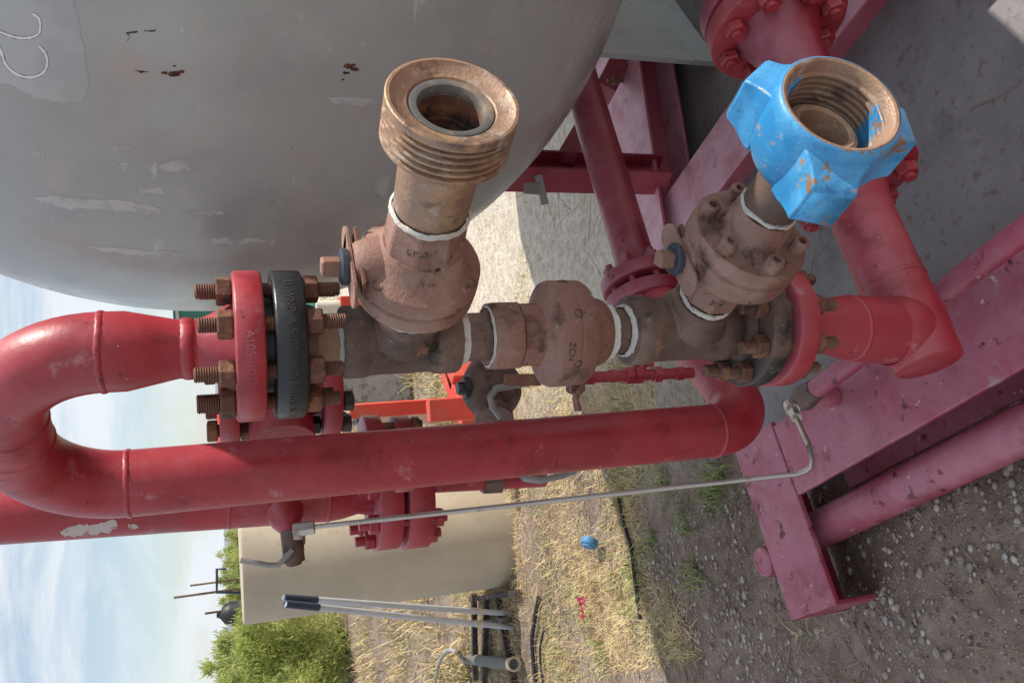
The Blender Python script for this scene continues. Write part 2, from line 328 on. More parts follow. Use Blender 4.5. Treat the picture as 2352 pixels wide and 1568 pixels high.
# small weed clumps, some of them in the shade by the skid corner
for (wx,wy) in ((1655,1085),(1640,1130),(1520,1100),(1575,1190),(1690,1000),(1480,1250),(1370,1130),(1420,1330),(1330,1500),(1600,1320),(1560,1010)):
    c=atz(wx,wy,.09)
    for k in range(60): blade(mw,V((c.x+random.gauss(0,.03),c.y+random.gauss(0,.03),gz(c.x,c.y))),random.random()*6.28,random.uniform(.02,.075),random.uniform(.5,1.4),random.uniform(.0015,.0035),.9)
tag(mb.build('dry_grass',STRAW,smooth=False),'dry yellow straw and dead grass on the sunlit soil','grass',kind='stuff')
tag(mw.build('green_weeds',WEED,smooth=False),'sparse low green weeds among the dry straw','weeds',kind='stuff')
mb=MB()
for i in range(420):
    x=random.uniform(-1.5,1.3); y=random.uniform(1.0,3.2)
    inp=(V((x,y,0))-S1a).dot(D1)>0
    if inp and random.random()<.72: continue
    yw=random.random()*6.28; ln=random.uniform(.05,.38); zb_=gz(x,y)+.003 if not inp else PADZ+.001; p=V((x,y,zb_)); pts=[]
    for k in range(6):
        pts.append(p.copy()); yw+=random.uniform(-.3,.3); p=p+V((math.cos(yw),math.sin(yw),random.uniform(-.05,.10)))*ln/5; p.z=max(p.z,zb_)
    tube(mb,pts,[.0014,.0013,.0011,.0010,.0008,.0005],5)
TWIG=mat('dead_twig',(.36,.27,.18),.8,0,[((.20,.14,.09),9,.45,.6)],0)
tag(mb.build('dead_twigs',TWIG),'thin dead twigs lying on the shaded ground and pad','twigs',kind='stuff')
# ============================================================ TANK
dc=CU*.4797-CR*.3168+F*.8182; dc.normalize(); TR=.90; TC=CAM+dc*(TR/.4493)
tk=thing('storage_tank','large grey painted vessel with rounded end standing over the red skid','tank',(TC.x,TC.y,0))
prof=[(-TR*math.cos(a*math.pi/2/80),TR*math.sin(a*math.pi/2/80)) for a in range(81)]+[(2.6,TR)]+[(2.6+TR*.5*math.sin(a*math.pi/2/10),TR*math.cos(a*math.pi/2/10)) for a in range(1,11)]
mb=MB(); lathe(mb,TC,E1,prof,256,cap=False); mb.build('shell',TANK,tk,ang=60)
def onT(px,py,off=.001):
    d=ray(px,py).normalized(); oc=CAM-TC; b=d.dot(oc); c=oc.dot(oc)-(TR+off)**2; q=b*b-c
    return CAM+d*(-b-math.sqrt(max(q,0)))
def patch(pts,mt,name,fn,off,parent):
    c=(sum(p[0] for p in pts)/len(pts),sum(p[1] for p in pts)/len(pts))
    n=len(pts); mb=MB(); vv=[]
    for k in range(8):
        f=1-k/8; vv+=[fn(c[0]+(x-c[0])*f,c[1]+(y-c[1])*f,off) for x,y in pts]
    vv.append(fn(c[0],c[1],off)); fs=[]
    for k in range(7):
        for i in range(n):
            j=(i+1)%n; fs.append((k*n+i,k*n+j,(k+1)*n+j,(k+1)*n+i))
    for i in range(n): fs.append((7*n+i,7*n+(i+1)%n,8*n))
    mb.add(vv,fs); return mb.build(name,mt,parent,ang=60)
def tpatch(pts,mt,name,off=.0003): return patch(pts,mt,name,onT,off,tk)
def blob(pts,jit=4,sub=4):
    out=[]; n=len(pts)
    for i in range(n):
        a=pts[i]; b=pts[(i+1)%n]
        for k in range(sub):
            t=k/sub; out.append((a[0]*(1-t)+b[0]*t+random.uniform(-jit,jit),a[1]*(1-t)+b[1]*t+random.uniform(-jit,jit)))
    return out
tpatch(blob([(-60,-60),(165,-60),(168,0),(182,60),(196,130),(202,200),(195,228),(150,236),(80,225),(30,195),(-60,185)],3,8),TANKP,'paint_patch')
for pts in [[(75,452),(150,450),(300,462),(370,478),(368,492),(250,484),(130,476),(95,470)],[(365,385),(400,368),(440,370),(438,388),(390,394)],[(200,566),(300,572),(420,580),(400,588),(250,580)],
            [(315,432),(370,432),(376,444),(325,446)],[(755,226),(820,224),(872,236),(840,246),(770,238)],[(245,338),(300,336),(302,344),(250,346)],[(405,486),(500,482),(520,492),(430,496)],[(485,550),(560,546),(620,552),(560,560),(490,560)],[(270,378),(292,376),(290,386),(274,387)],[(75,352),(100,350),(104,360),(80,362)]]:
    tpatch(blob(pts,3.5,8),SCUF,'paint_scuff',.00025)
def stroke(pts,w,mt,name,off=.0008):
    q=[]
    n=len(pts)
    for i in range(n-1):
        p0=pts[max(i-1,0)];p1=pts[i];p2=pts[i+1];p3=pts[min(i+2,n-1)]
        for k in range(6):
            t=k/6; q.append(tuple(.5*((2*p1[c])+(-p0[c]+p2[c])*t+(2*p0[c]-5*p1[c]+4*p2[c]-p3[c])*t*t+(-p0[c]+3*p1[c]-3*p2[c]+p3[c])*t**3) for c in(0,1)))
    q.append(pts[-1]); vs=[]
    for i,(x,y) in enumerate(q):
        a=q[max(i-1,0)];b=q[min(i+1,len(q)-1)]; dx,dy=b[0]-a[0],b[1]-a[1]; l=math.hypot(dx,dy) or 1; ww=w*(1 if 0<i<len(q)-1 else .5)*random.uniform(.75,1.1)
        vs+=[onT(x-dy/l*ww,y+dx/l*ww,off),onT(x+dy/l*ww,y-dx/l*ww,off)]
    MB().add(vs,[(2*i,2*i+1,2*i+3,2*i+2) for i in range(len(q)-1)]).build(name,mt,tk)
A1=[(72,32),(88,42),(92,62),(86,80),(60,88),(30,85),(-10,70)]; A2=[(88,106),(104,124),(108,148),(98,168),(72,178),(40,172),(14,150),(2,120),(-8,100)]
for s_ in (A1,A2):
    stroke(s_,3.9,LINE,'letter_outline',.0005); stroke(s_,3.1,CHALK,'hand_lettering',.0009)
RSP=mat('rust_spot',(.16,.06,.03),.9,0,[((.05,.02,.015),60,.45,.55)],.4)
for (x,y,r) in [(800,152,9),(815,160,8),(795,168,6),(812,150,5),(400,170,12),(378,168,6),(415,166,7),(325,165,5),(400,152,3),(788,184,3)]:
    tpatch(blob([(x+r*1.3*math.cos(a),y+r*.6*math.sin(a)) for a in [i*math.pi/4 for i in range(8)]],1.6,2),RSP,'rust_spot',.0006)
def scratch(pts,w):
    for i in range(len(pts)-1):
        if i%3!=2: stroke([pts[i],((pts[i][0]+pts[i+1][0])/2,(pts[i][1]+pts[i+1][1])/2+random.uniform(-1,1)),pts[i+1]],w*random.uniform(.5,1.2),LINE,'scratch',.0005)
scratch([(290,77),(302,75),(316,73),(330,71),(344,72),(358,70),(374,70)],1.8); scratch([(292,78),(299,85),(291,96)],1.0); scratch([(310,163),(325,165),(340,166),(358,168)],1.5)
p=at(1370,115,1.95); q=at(1660,150,1.95)
mb=MB(); box(mb,V((q.x,q.y,(p.z+q.z)/2+.03))+E1*.6,E1,E2,Z,.6,.008,(p.z-q.z)/2+.05); mb.build('support_skirt',TANK,tk,bev=.002)
# ============================================================ SKID
sk_=thing('skid_frame','dusty red steel skid of wide flanged beams under the tank and pipework','skid',EL_(.6,.6,0))
H=.25
mb=MB(); ibeam(mb,EL_(-.083,.170,H),EL_(-.083,2.4,H),.166,.156,.014,.012); mb.build('side_beam',REDD,sk_,bev=.003)
mb=MB(); ibeam(mb,EL_(-.405,.083,H+.001),EL_(.012,.083,H+.001),.170,.172,.014,.012,side=-1,bottom=False); box(mb,EL_(-.399,.083,H-.075),D1,D2,Z,.005,.078,.061); mb.build('end_beam',REDD,sk_,bev=.003)
ib=V((.25,2.15,H-.004))
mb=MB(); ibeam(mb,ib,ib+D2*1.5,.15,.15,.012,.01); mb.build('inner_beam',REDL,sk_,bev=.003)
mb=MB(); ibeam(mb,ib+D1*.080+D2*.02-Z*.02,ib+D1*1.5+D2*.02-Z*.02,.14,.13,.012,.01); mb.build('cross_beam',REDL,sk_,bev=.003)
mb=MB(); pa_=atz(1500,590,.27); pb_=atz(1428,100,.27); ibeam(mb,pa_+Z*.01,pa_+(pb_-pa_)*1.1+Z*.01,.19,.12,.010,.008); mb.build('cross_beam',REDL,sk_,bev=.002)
ta=atz(1880,1216,.165); tb_=atz(2352,985,.165)
mb=MB(); rod(mb,ta,ta+(tb_-ta)*1.5,.042,32); mb.build('tie_pipe',REDD,sk_)
P=atz(1750,1290,.18); mb=MB(); lathe(mb,V((P.x,P.y,0)),Z,[(.05,.026),(.15,.026),(.152,.038),(.175,.038),(.178,.036),(.18,.030),(.178,.026)],32); mb.build('pipe_stub',REDD,sk_)
pt=at(1540,402,2.04); pz=.90
mb=MB()
for s in(-1,1): box(mb,V((pt.x,pt.y,(pz+H)/2))+E1*s*.036,E1,E2,Z,.004,.04,(pz-H)/2)
box(mb,V((pt.x,pt.y,(pz+H)/2)),E1,E2,Z,.032,.004,(pz-H)/2)
mb.build('post',REDS,sk_,bev=.001)
mb=MB(); boxp(mb,at(1300,365,2.04),at(1345,285,2.2),.03,.05); mb.build('brace',REDS,sk_,bev=.001)
mb=MB(); boxp(mb,at(1385,215,2.15),at(1448,90,2.25),.06,.06); mb.build('brace',REDS,sk_,bev=.002)
mb=MB(); rod(mb,at(1395,186,2.05),at(1432,186,2.05),.006,10); rod(mb,at(1408,186,2.05),at(1418,186,2.05),.013,6); mb.build('bolt',RUST,sk_)
mb=MB(); boxp(mb,at(1203,432,1.98),at(1240,434,1.98),.03,.004,up=V((0,-1,.2)));boxp(mb,at(1236,402,1.98),at(1252,470,1.98),.02,.004,up=V((0,-1,.2))); mb.build('bracket',GREYM,sk_,bev=.001)
rp=thing('rail_pipe','slim faded pink rail pipe lying above the wide skid beam, brown coupling at its end','pipe',EL_(-.1,.3,.3))
ra=atz(1845,915,.33); rb=atz(2352,530,.33); rd=(rb-ra).normalized()
mb=MB(); rod(mb,ra+rd*.04,ra+rd*1.6,.020,24); mb.build('pipe',REDD,rp)
mb=MB(); lathe(mb,ra-rd*.01,rd,[(0,.018),(0,.024),(.012,.027),(.03,.025),(.045,.022),(.055,.0215)],24); mb.build('coupling',BRD,rp)
mb=MB(); lathe(mb,ra+V((0,0,-.078)),Z,[(0,.02),(.02,.022),(.05,.018),(.078,.016)],16); mb.build('bracket',REDD,rp)
# ============================================================ PIPE LOOP
PR=.0445; ER=.114; LZ=.575
lp=thing('looped_pipe','thick red pipe looping over in an inverted U in front of the bolted manifold','pipe',(O.x,O.y,0))
zt=zA(236)
def flange(mt,parent,c,ax,Rf,th,bore,name='flange',seg=64):
    pr=[(0,bore),(0,Rf-.003),(.001,Rf-.0012),(.003,Rf),(th-.003,Rf),(th-.001,Rf-.0012),(th,Rf-.003),(th,bore)]
    mb=MB(); lathe(mb,c,ax,pr,seg); return mb.build(name,mt,parent,ang=40)
flange(RED,lp,A(603),Z,.087,zA(537)-zA(603),.03)
mb=MB(); z0=zA(538); lathe(mb,V((O.x,O.y,z0)),Z,[(0,.052),(.012,.045),(.03,.036),(zA(455)-z0,.0335)],40); mb.build('flange_hub',RED,lp)
mb=MB(); z1=zA(455); z2=zA(408); z3=zA(290)
lathe(mb,V((O.x,O.y,0)),Z,[(z1-.001,.0325),(z2,.0335),((z2+z3)/2,.039),(z3,PR),(zt,PR)],40,cap=False); mb.build('reducer',RED,lp)
mb=MB(); weld(mb,V((O.x,O.y,zA(432))),Z,.0335,.016,.002); mb.build('weld_bead',RED,lp)
P1=V((O.x,O.y,zt)); path=arc(P1,Z,-E2,ER); mb=MB(); tube(mb,path,PR,48); mb.build('elbow',RED,lp)
gap=.27-2*ER; P2=path[-1]; P3=P2-E2*gap
mb=MB(); tube(mb,[P2,P3],PR,48); mb.build('bridge_pipe',RED,lp)
path2=arc(P3,-E2,-Z,ER); mb=MB(); tube(mb,path2,PR,48); mb.build('elbow',RED,lp)
P4=path2[-1]; Fl=atz(1472,645,LZ); Bx=V((P4.x,P4.y,LZ)); bd=V((Fl.x-Bx.x,Fl.y-Bx.y,0)).normalized()
P5=V((P4.x,P4.y,LZ+ER*.8))
mb=MB(); tube(mb,[P4,P5],PR,48); mb.build('down_pipe',RED,lp)
path3=arc(P5,-Z,bd,ER*.8); mb=MB(); tube(mb,path3,PR,48); mb.build('elbow',RED,lp)
mb=MB(); tube(mb,[path3[-1],Fl-bd*.07],PR,48); mb.build('low_pipe',RED,lp)
for p,ax in((P1,Z),(P2,-E2),(P3,-E2),(P4,-Z),(P5,-Z),(path3[-1],bd)):
    mb=MB(); weld(mb,p,ax,PR); mb.build('weld_bead',RED,lp)
text_cyl('A105  107',V((O.x,O.y,zA(569))),.087,R_(-97),.013,REDD,lp)
En=atz(1335,190,LZ); ud=(En-Fl); ud.z=0; ud.normalize()
def nut(mb,p,ax,r,h,ph=0): lathe(mb,p,ax,[(0,r*.90),(h*.12,r),(h*.88,r),(h,r*.90)],6,ph)
def bolts(parent,c,ax,Rb,n,t0,t1,rb,mt,nutr,nuth,nt0,nt1,ph=0,name='stud_bolt'):
    ax,a,b=frame(ax)
    for i in range(n):
        th=ph+2*math.pi*i/n; p=c+(a*math.cos(th)+b*math.sin(th))*Rb
        dj=random.uniform(-.004,.004) if not parent.get('coarse') else 0
        mb=MB(); pr=[(t0+dj,rb*.8)]
        L_=t1-t0; k=max(4,int(L_/.0026))
        for j in range(k):
            t=t0+dj+.001+(L_-.002)*j/k; pr+=[(t,rb*.84),(t+(L_-.002)/k*.5,rb)]
        pr.append((t1+dj,rb*.8))
        if parent.get('coarse'): pr=[(t0,rb),(t1,rb)]
        lathe(mb,p,ax,pr,12)
        s=mb.build(name,mt,parent,ang=50)
        mb=MB(); q=random.random(); nut(mb,p+ax*nt0,ax,nutr,-nuth,q); mb.build('nut',mt,s,ang=25)
        mb=MB(); nut(mb,p+ax*nt1,ax,nutr,nuth,q+.4); mb.build('nut',mt,s,ang=25)
up=thing('pipe_under_tank','dark red bolted pipe running back beneath the tank from behind the lower tee','pipe',(Fl.x,Fl.y,0)); up['coarse']=1
flange(REDS,up,Fl-ud*.065,ud,.088,.03,.03); flange(REDS,up,Fl-ud*.018,ud,.088,.03,.03)
mb=MB(); lathe(mb,Fl-ud*.035,ud,[(0,.05),(.018,.05)],32); mb.build('gasket',BLK,up)
mb=MB(); lathe(mb,Fl+ud*.012,ud,[(0,.06),(.03,.048),(.05,.044),(1.2,.044)],40); mb.build('pipe',REDS,up)
bolts(up,Fl-ud*.026,ud,.068,8,-.065,.065,.008,REDS,.015,.016,-.04,.04)
del up['coarse']
# ============================================================ UPPER BLACK FLANGE
WLET=mat('worn_black_letters',(.05,.047,.042),.6,0,(),0)
GSK=mat('dark_gasket',(.035,.05,.045),.5,0,(),.1)
uf=thing('threaded_flange','black threaded flange bolted under the upper red flange with long rusty studs','flange',A(695))
flange(BLK,uf,A(693),Z,.0865,zA(624)-zA(693),.031)
mb=MB(); lathe(mb,A(722),Z,[(0,.03),(0,.044),(zA(693)-zA(722)+.001,.05)],40,cap=False); mb.build('hub',BRD,uf)
mb=MB(); lathe(mb,A(623),Z,[(0,.03),(0,.055),(zA(604)-zA(623),.055),(zA(604)-zA(623),.03)],40); mb.build('gasket',GSK,uf)
c=A(645); bolts(uf,c,Z,.0685,8,zA(775)-c.z,zA(452)-c.z,.0088,RUST,.0160,.017,zA(694)-c.z,zA(536)-c.z,R_(20))
text_cyl('21  WNP  A 5107 06  NE B16.5  S',V((O.x,O.y,zA(659))),.0867,R_(-92),.0125,WLET,uf)
# ============================================================ TEES
def tape(parent,c,ax,r,w=.008):
    mb=MB(); pr=[(-w/2,r)]
    for i in range(1,8): pr.append((-w/2+w*i/8,r+.0020+.0009*random.uniform(-1,1)))
    pr.append((w/2,r)); lathe(mb,c,ax,pr,48,cap=False)
    axn=ax.normalized()
    for i,v in enumerate(mb.v):
        v+=V((random.uniform(-1,1),random.uniform(-1,1),random.uniform(-1,1)))*.0006+axn*(.0022*noise.noise(v*60))
    ax_,a,b=frame(axn)
    for k in range(7):
        th=random.random()*6.28; p=c+(a*math.cos(th)+b*math.sin(th))*(r+.001)+ax_*random.uniform(-.4,.4)*w; tg=(-a*math.sin(th)+b*math.cos(th))
        q=p+tg*random.uniform(.004,.012)+ax_*random.uniform(-.008,.008)+(a*math.cos(th)+b*math.sin(th))*.001
        s=ax_*.0005; mb.add([p-s,p+s,q+s*.4,q-s*.4],[(0,1,2,3)])
    return mb.build('thread_tape',TAPE,parent,ang=60)
def tee(pa,pb,zc,r,label,blen,br,E2):
    t=thing('pipe_tee',label,'pipe tee',A(pb))
    z0,z1=zA(pb),zA(pa); h=z1-z0; mb=MB()
    c=V((O.x,O.y,z0))
    lathe(mb,c,Z,[(0,.030),(0,r*.95),(.004,r),(.026,r),(.036,r*.93),(h-.036,r*.93),(h-.026,r),(h-.004,r),(h,r*.95),(h,.030)],48)
    cb=V((O.x,O.y,zc))
    lathe(mb,cb,E2,[(0,br*.9),(r*.6,br*1.2),(r*.8,br*1.10),(r*.95,br*.99),(r*1.1,br*.94),(blen-.02,br*.94),(blen-.014,br),(blen-.003,br),(blen,br*.95),(blen,.030)],48,cap=False)
    mb.build('body',BRD,t,ang=45); return t
E1a,E2a=dirs(35.5); E2a=(E2a+Z*.021).normalized(); E1b,E2b=dirs(34.6)
t1=tee(782,1046,zA(925),.044,'upper dark brown threaded pipe tee just below the black flange',.062,.040,E2a)
zc1=zA(925)
mb=MB(); rod(mb,A(783),A(700),.0305,32); mb.build('nipple',RUSTL,t1); tape(t1,A(779),Z,.0315,.007)
B1=V((O.x,O.y,zc1))
mb=MB(); rod(mb,B1+E2a*.05,B1+E2a*.105,.033,32); mb.build('branch_nipple',BRD,t1); tape(t1,B1+E2a*.066,E2a,.0355,.008)
mb=MB(); rod(mb,A(1120),A(1044),.0305,32); mb.build('lower_nipple',BRD,t1); tape(t1,A(1055),Z,.0325,.012)
t2=tee(1437,1662,zA(1572),.0475,'lower dark brown threaded pipe tee above the bottom flanges',.066,.041,E2b)
zc2=zA(1572); B2=V((O.x,O.y,zc2))
mb=MB(); rod(mb,A(1440),A(1385),.0305,32); mb.build('upper_nipple',BRD,t2); tape(t2,A(1432),Z,.0325,.009)
mb=MB(); rod(mb,A(1720),A(1660),.0305,32); mb.build('nipple',BRD,t2); tape(t2,A(1667),Z,.0325,.008)
mb=MB(); rod(mb,B2+E2b*.05,B2+E2b*.115,.032,32); mb.build('branch_nipple',BRD,t2); tape(t2,B2+E2b*.070,E2b,.0345,.008)
# ============================================================ CHECK VALVE (vertical)
cv=thing('check_valve','brown cast check valve with a round split collar between the two tees','check valve',A(1385))
dz=zA
mb=MB(); lathe(mb,V((O.x,O.y,0)),Z,[(dz(1118),.034),(dz(1118),.044),(dz(1124),.0455),(dz(1180),.0455),(dz(1186),.043),(dz(1250),.044)],8,R_(22.5)); mb.build('hex_body',BRN,cv,ang=25,bev=.003)
mb=MB(); lathe(mb,V((O.x,O.y,0)),Z,[(dz(1228),.042),(dz(1240),.050),(dz(1246),.062),(dz(1250),.068),(dz(1258),.0695),(dz(1287),.0695),(dz(1289),.0675),(dz(1292),.0675),(dz(1294),.0695),(dz(1322),.0690),(dz(1330),.066),(dz(1334),.052),(dz(1342),.048),(dz(1362),.046),(dz(1376),.043),(dz(1384),.038),(dz(1384),.03)],64); mb.build('collar',BRN,cv,ang=38)
tape(cv,A(1121),Z,.037,.007); tape(cv,A(1391),Z,.034,.012)
for th in (-70,-15,-125):
    d=V((math.cos(R_(th)),math.sin(R_(th)),0)); mb=MB(); lathe(mb,V((O.x,O.y,dz(1284)))+d*.0685,d,[(0,.0055),(.0016,.0055),(.0016,.0042),(.0008,.0042)],14); mb.build('pin',BRD,cv)
text_cyl('ZCN',V((O.x,O.y,dz(1266))),.0695,R_(-110),.012,BRD,cv); text_cyl('MTR',V((O.x,O.y,dz(1216))),.0430,R_(-112),.009,BRD,cv)
# ============================================================ BALL VALVES
def stem(t,c,hgt,E1,E2):
    E2=V((E2.x,E2.y,0)).normalized()
    p=c+Z*hgt
    mb=MB(); lathe(mb,c+Z*.03,Z,[(0,.036),(hgt-.045,.031),(hgt-.034,.027),(hgt-.03,.024)],32); mb.build('bonnet',BRN,t)
    mb=MB(); q=p+Z*.003; box(mb,q,E1,E2,Z,.036,.017,.002)
    lathe(mb,q+E1*.036-Z*.002,Z,[(0,.017),(.004,.017)],20); lathe(mb,q-E1*.036-Z*.0019,Z,[(0,.0168),(.0038,.0168)],20)
    mb.build('lock_plate',BRN,t,bev=.0005)
    mb=MB(); box(mb,q-Z*.009+E2*.010,E1,E2,Z,.040,.010,.0018); mb.build('stop_plate',RUST,t,bev=.0005)
    mb=MB(); lathe(mb,p+Z*.005,Z,[(0,.019),(.002,.020),(.007,.020),(.009,.017)],12); mb.build('packing_nut',NUTB,t,ang=25)
    mb=MB(); lathe(mb,p+Z*.013,Z,[(0,.0125),(.018,.0125),(.0205,.0105)],4,R_(20)); mb.build('stem',BRN,t,ang=25,bev=.0012)
v1=thing('ball_valve','brown cast valve on the upper branch with stem sticking up, below the threaded end','valve',B1+E2a*.14)
mb=MB(); lathe(mb,B1,E2a,[(.082,.030),(.082,.040),(.090,.045),(.098,.056),(.102,.0655),(.104,.0680),(.1225,.0690),(.1245,.0665),(.1275,.0665),(.1295,.0690),(.144,.0682),(.147,.0665),(.1495,.060),(.156,.052),(.166,.047),(.176,.043)],64); mb.build('body',BRN,v1,ang=38)
mb=MB(); lathe(mb,B1,E2a,[(.164,.044),(.172,.0442),(.214,.0418),(.221,.0385),(.221,.03)],8,R_(22.5)); mb.build('neck',BRN,v1,ang=25,bev=.0025)
stem(v1,B1+E2a*.137,.072,E1a,E2a)
_,a_,b_=frame(E2a)
for th in (35,145,-35,215):
    d=a_*math.cos(R_(th))+b_*math.sin(R_(th)); mb=MB(); lathe(mb,B1+E2a*.1465+d*.0615,(E2a+d*.25),[(0,.0062),(.0028,.0062),(.0028,.0046),(.0015,.0046)],18); mb.build('pin',BRD,v1)
fd=(Z*.38-E1a*.92).normalized()
text_flat('USA',B1+E2a*.197+fd*.0414,(E1a*.38+Z*.92)*-1,E2a,.013,BRD,v1)
text_flat('12 SS',B1+E2a*.162+(Z*.1-E1a).normalized()*.0500,-Z,(E2a-E1a*.55).normalized(),.010,BRD,v1)
tape(v1,B1+E2a*.224,E2a,.0395,.006)
v2=thing('ball_valve','brown cast valve with socket bolts around its round face, behind the blue nut','valve',B2+E2b*.15)
mb=MB(); lathe(mb,B2,E2b,[(.078,.030),(.078,.038),(.084,.0405),(.118,.0405),(.126,.046)],8,R_(22.5)); mb.build('neck',BRN,v2,ang=25,bev=.0025)
mb=MB(); lathe(mb,B2,E2b,[(.118,.045),(.128,.055),(.138,.066),(.146,.072),(.170,.0735),(.172,.071),(.1755,.071),(.1775,.0735),(.192,.0725),(.195,.070),(.197,.044),(.203,.039),(.228,.037),(.234,.034),(.234,.03)],64); mb.build('body',BRN,v2,ang=38)
stem(v2,B2+E2b*.147,.074,E1b,E2b)
_,a_,b_=frame(E2b)
for i in range(6):
    th=R_(30+60*i); d=a_*math.cos(th)+b_*math.sin(th); mb=MB(); lathe(mb,B2+E2b*.195+d*.0575,E2b,[(0,.0105),(.016,.0105),(.018,.0090),(.018,.0052),(.010,.0050)],18); mb.build('socket_bolt',BRN,v2)
tape(v2,B2+E2b*.238,E2b,.0325,.005)
fd=(Z*.38-E1b*.92).normalized()
text_flat('XX',B2+E2b*.100+fd*.0395,(E1b*.38+Z*.92)*-1,E2b,.012,BRD,v2)
# ---- threaded male union end
hu=thing('hammer_union_end','rusty male threaded union end with open round mouth at the top of the upper branch','pipe union',B1+E2a*.29)
K=E2a*.012
mb=MB(); lathe(mb,B1,E2a,[(.222,.030),(.226,.037),(.232,.0385),(.287,.0400),(.300,.041),(.306,.047)],48); mb.build('sub',RUSTL,hu)
seg=96; rows=100; t0,t1=.302,.3475; lead=.0076
ax_,a_,b_=frame(E2a); vs=[];fs=[]
def thr(t,th):
    if t>.340: return .0612
    ph=((t-t0)/lead-th/(2*math.pi))%1.0
    d=min(1,max(0,(t-.302)/.003))*min(1,max(0,(.3405-t)/.002))
    prof=(0 if ph<.34 else (ph-.34)/.12 if ph<.46 else 1 if ph<.76 else 1-(ph-.76)/.24)
    return .0612-.0048*prof*d
for i in range(rows):
    t=t0+(t1-t0)*i/(rows-1)
    for k in range(seg):
        th=2*math.pi*k/seg; vs.append(B1+K+E2a*t+(a_*math.cos(th)+b_*math.sin(th))*thr(t,th))
for i in range(rows-1):
    for k in range(seg): fs.append((i*seg+k,i*seg+(k+1)%seg,(i+1)*seg+(k+1)%seg,(i+1)*seg+k))
mb=MB(); mb.add(vs,fs)
lathe(mb,B1+K,E2a,[(.292,.044),(.295,.051),(.299,.0585),(.3021,.0612)],seg,cap=False)
lathe(mb,B1+K,E2a,[(.3474,.0613),(.3485,.0600),(.3485,.0572),(.3470,.0560),(.3420,.0450),(.3415,.0415),(.3385,.0395)],seg,cap=False)
mb.build('thread_ring',RUSTL,hu,ang=38)
mb=MB(); lathe(mb,B1+K,E2a,[(.3370,.0400),(.3405,.0390),(.3410,.0370),(.3400,.0322),(.3370,.0305),(.330,.0300)],56,cap=False); mb.build('seal_ring',SEAL,hu)
mb=MB(); lathe(mb,B1+K,E2a,[(.333,.0302),(.306,.0300),(.305,.0262),(.225,.0260),(.225,.0001)],48,cap=False); mb.build('bore',RUST,hu)
# ---- blue wing nut
wu=thing('hammer_union_nut','bright blue chipped hammer union nut with square lugs and inner threads','union nut',B2+E2b*.33)
KB=B2+E2b*.007
mb=MB(); lathe(mb,KB,E2b,[(.230,.030),(.236,.033),(.262,.033),(.27,.034),(.30,.037),(.315,.040)],40,cap=False); mb.build('sub',BRD,wu)
tocam=(CAM-(B2+E2b*.36)).normalized()
E3=(E2b+tocam*.24).normalized(); KN=KB+E2b*.340-E3*.340
H1n=V((0,0,1)).cross(E3).normalized()*-1
if H1n.dot(E1b)<0: H1n=-H1n
Zn=(Z-E3*Z.dot(E3)).normalized()
mb=MB(); pr=[(.300,.038),(.295,.044),(.295,.051),(.298,.0570),(.304,.0615),(.314,.0648),(.330,.0668),(.350,.0678),(.370,.0678),(.380,.0674),(.3850,.0662),(.3875,.0645),(.3882,.0628)]
lathe(mb,KN,E3,pr,96,cap=False)
LUG=(52,-72,-172)
for ang in LUG:
    th=R_(ang); d=Zn*math.cos(th)+H1n*math.sin(th); s=E3.cross(d)
    prof_=[(.050,.038,.298,.376),(.064,.0330,.300,.373),(.070,.0290,.301,.370),(.076,.0262,.302,.367),(.084,.0245,.304,.365),(.0915,.0238,.306,.363),(.0945,.0225,.309,.360),(.0955,.0205,.313,.356)]
    vs=[];fs=[(3,2,1,0)]
    for (r_,w_,ta,tb) in prof_:
        for (su,tt) in((-1,ta),(1,ta),(1,tb),(-1,tb)): vs.append(KN+d*r_+s*su*w_+E3*tt)
    nk=len(prof_)
    for k in range(nk-1):
        for i in range(4): fs.append((4*k+i,4*k+(i+1)%4,4*k+4+(i+1)%4,4*k+4+i))
    b_0=4*(nk-1); fs.append((b_0,b_0+1,b_0+2,b_0+3)); mb.add(vs,fs)
mb.build('wing_nut',BLUE,wu,ang=40,bev=.0025)
pr=[(.3878,.0629),(.3885,.0612),(.3875,.0585),(.3830,.0560),(.376,.0545)]
for k in range(5):
    t=.374-.008*k; pr+=[(t,.0510),(t-.0025,.0510),(t-.004,.0550),(t-.0058,.0550)]
pr+=[(.334,.052),(.326,.051),(.325,.036)]
mb=MB(); lathe(mb,KN,E3,pr,64,cap=False); mb.build('inner_thread',RUSTL,wu)
mb=MB(); lathe(mb,KB,E2b,[(.322,.044),(.336,.0430),(.349,.039),(.352,.034),(.350,.0285),(.335,.0265),(.24,.0255),(.24,.0001)],48,cap=False); mb.build('seat',RUSTL,wu)
# ============================================================ LOWER FLANGE + HEADER
lf=thing('threaded_flange','black threaded flange with rusty studs bolted onto the bottom red flange','flange',A(1800))
zf=zA(1692)
flange(BLKR,lf,V((O.x,O.y,zf-.030)),Z,.0865,.030,.031)
mb=MB(); lathe(mb,V((O.x,O.y,zf-.001)),Z,[(0,.05),(.008,.045),(.010,.041),(.010,.03)],40,cap=False); mb.build('hub',BRD,lf)
mb=MB(); lathe(mb,V((O.x,O.y,zf-.042)),Z,[(0,.055),(.012,.055)],40); mb.build('gasket',BLKP,lf)
bolts(lf,V((O.x,O.y,zf-.036)),Z,.0685,8,-.080,.078,.0088,RUST,.0160,.017,-.040,.037,R_(20))
hd_=thing('header_pipe','thick red header pipe with capped end and bottom flange, passing behind the blue nut','pipe',(O.x,O.y,.3))
flange(RED,hd_,V((O.x,O.y,zf-.075)),Z,.0890,.033,.03)
HZ=.425
H0=atz(2098,758,HZ); H1=atz(1985,480,HZ); H2=atz(1785,62,HZ); hdir=(H2-H0).normalized(); PH4=.0515
Hc=V((H0.x,H0.y,HZ))
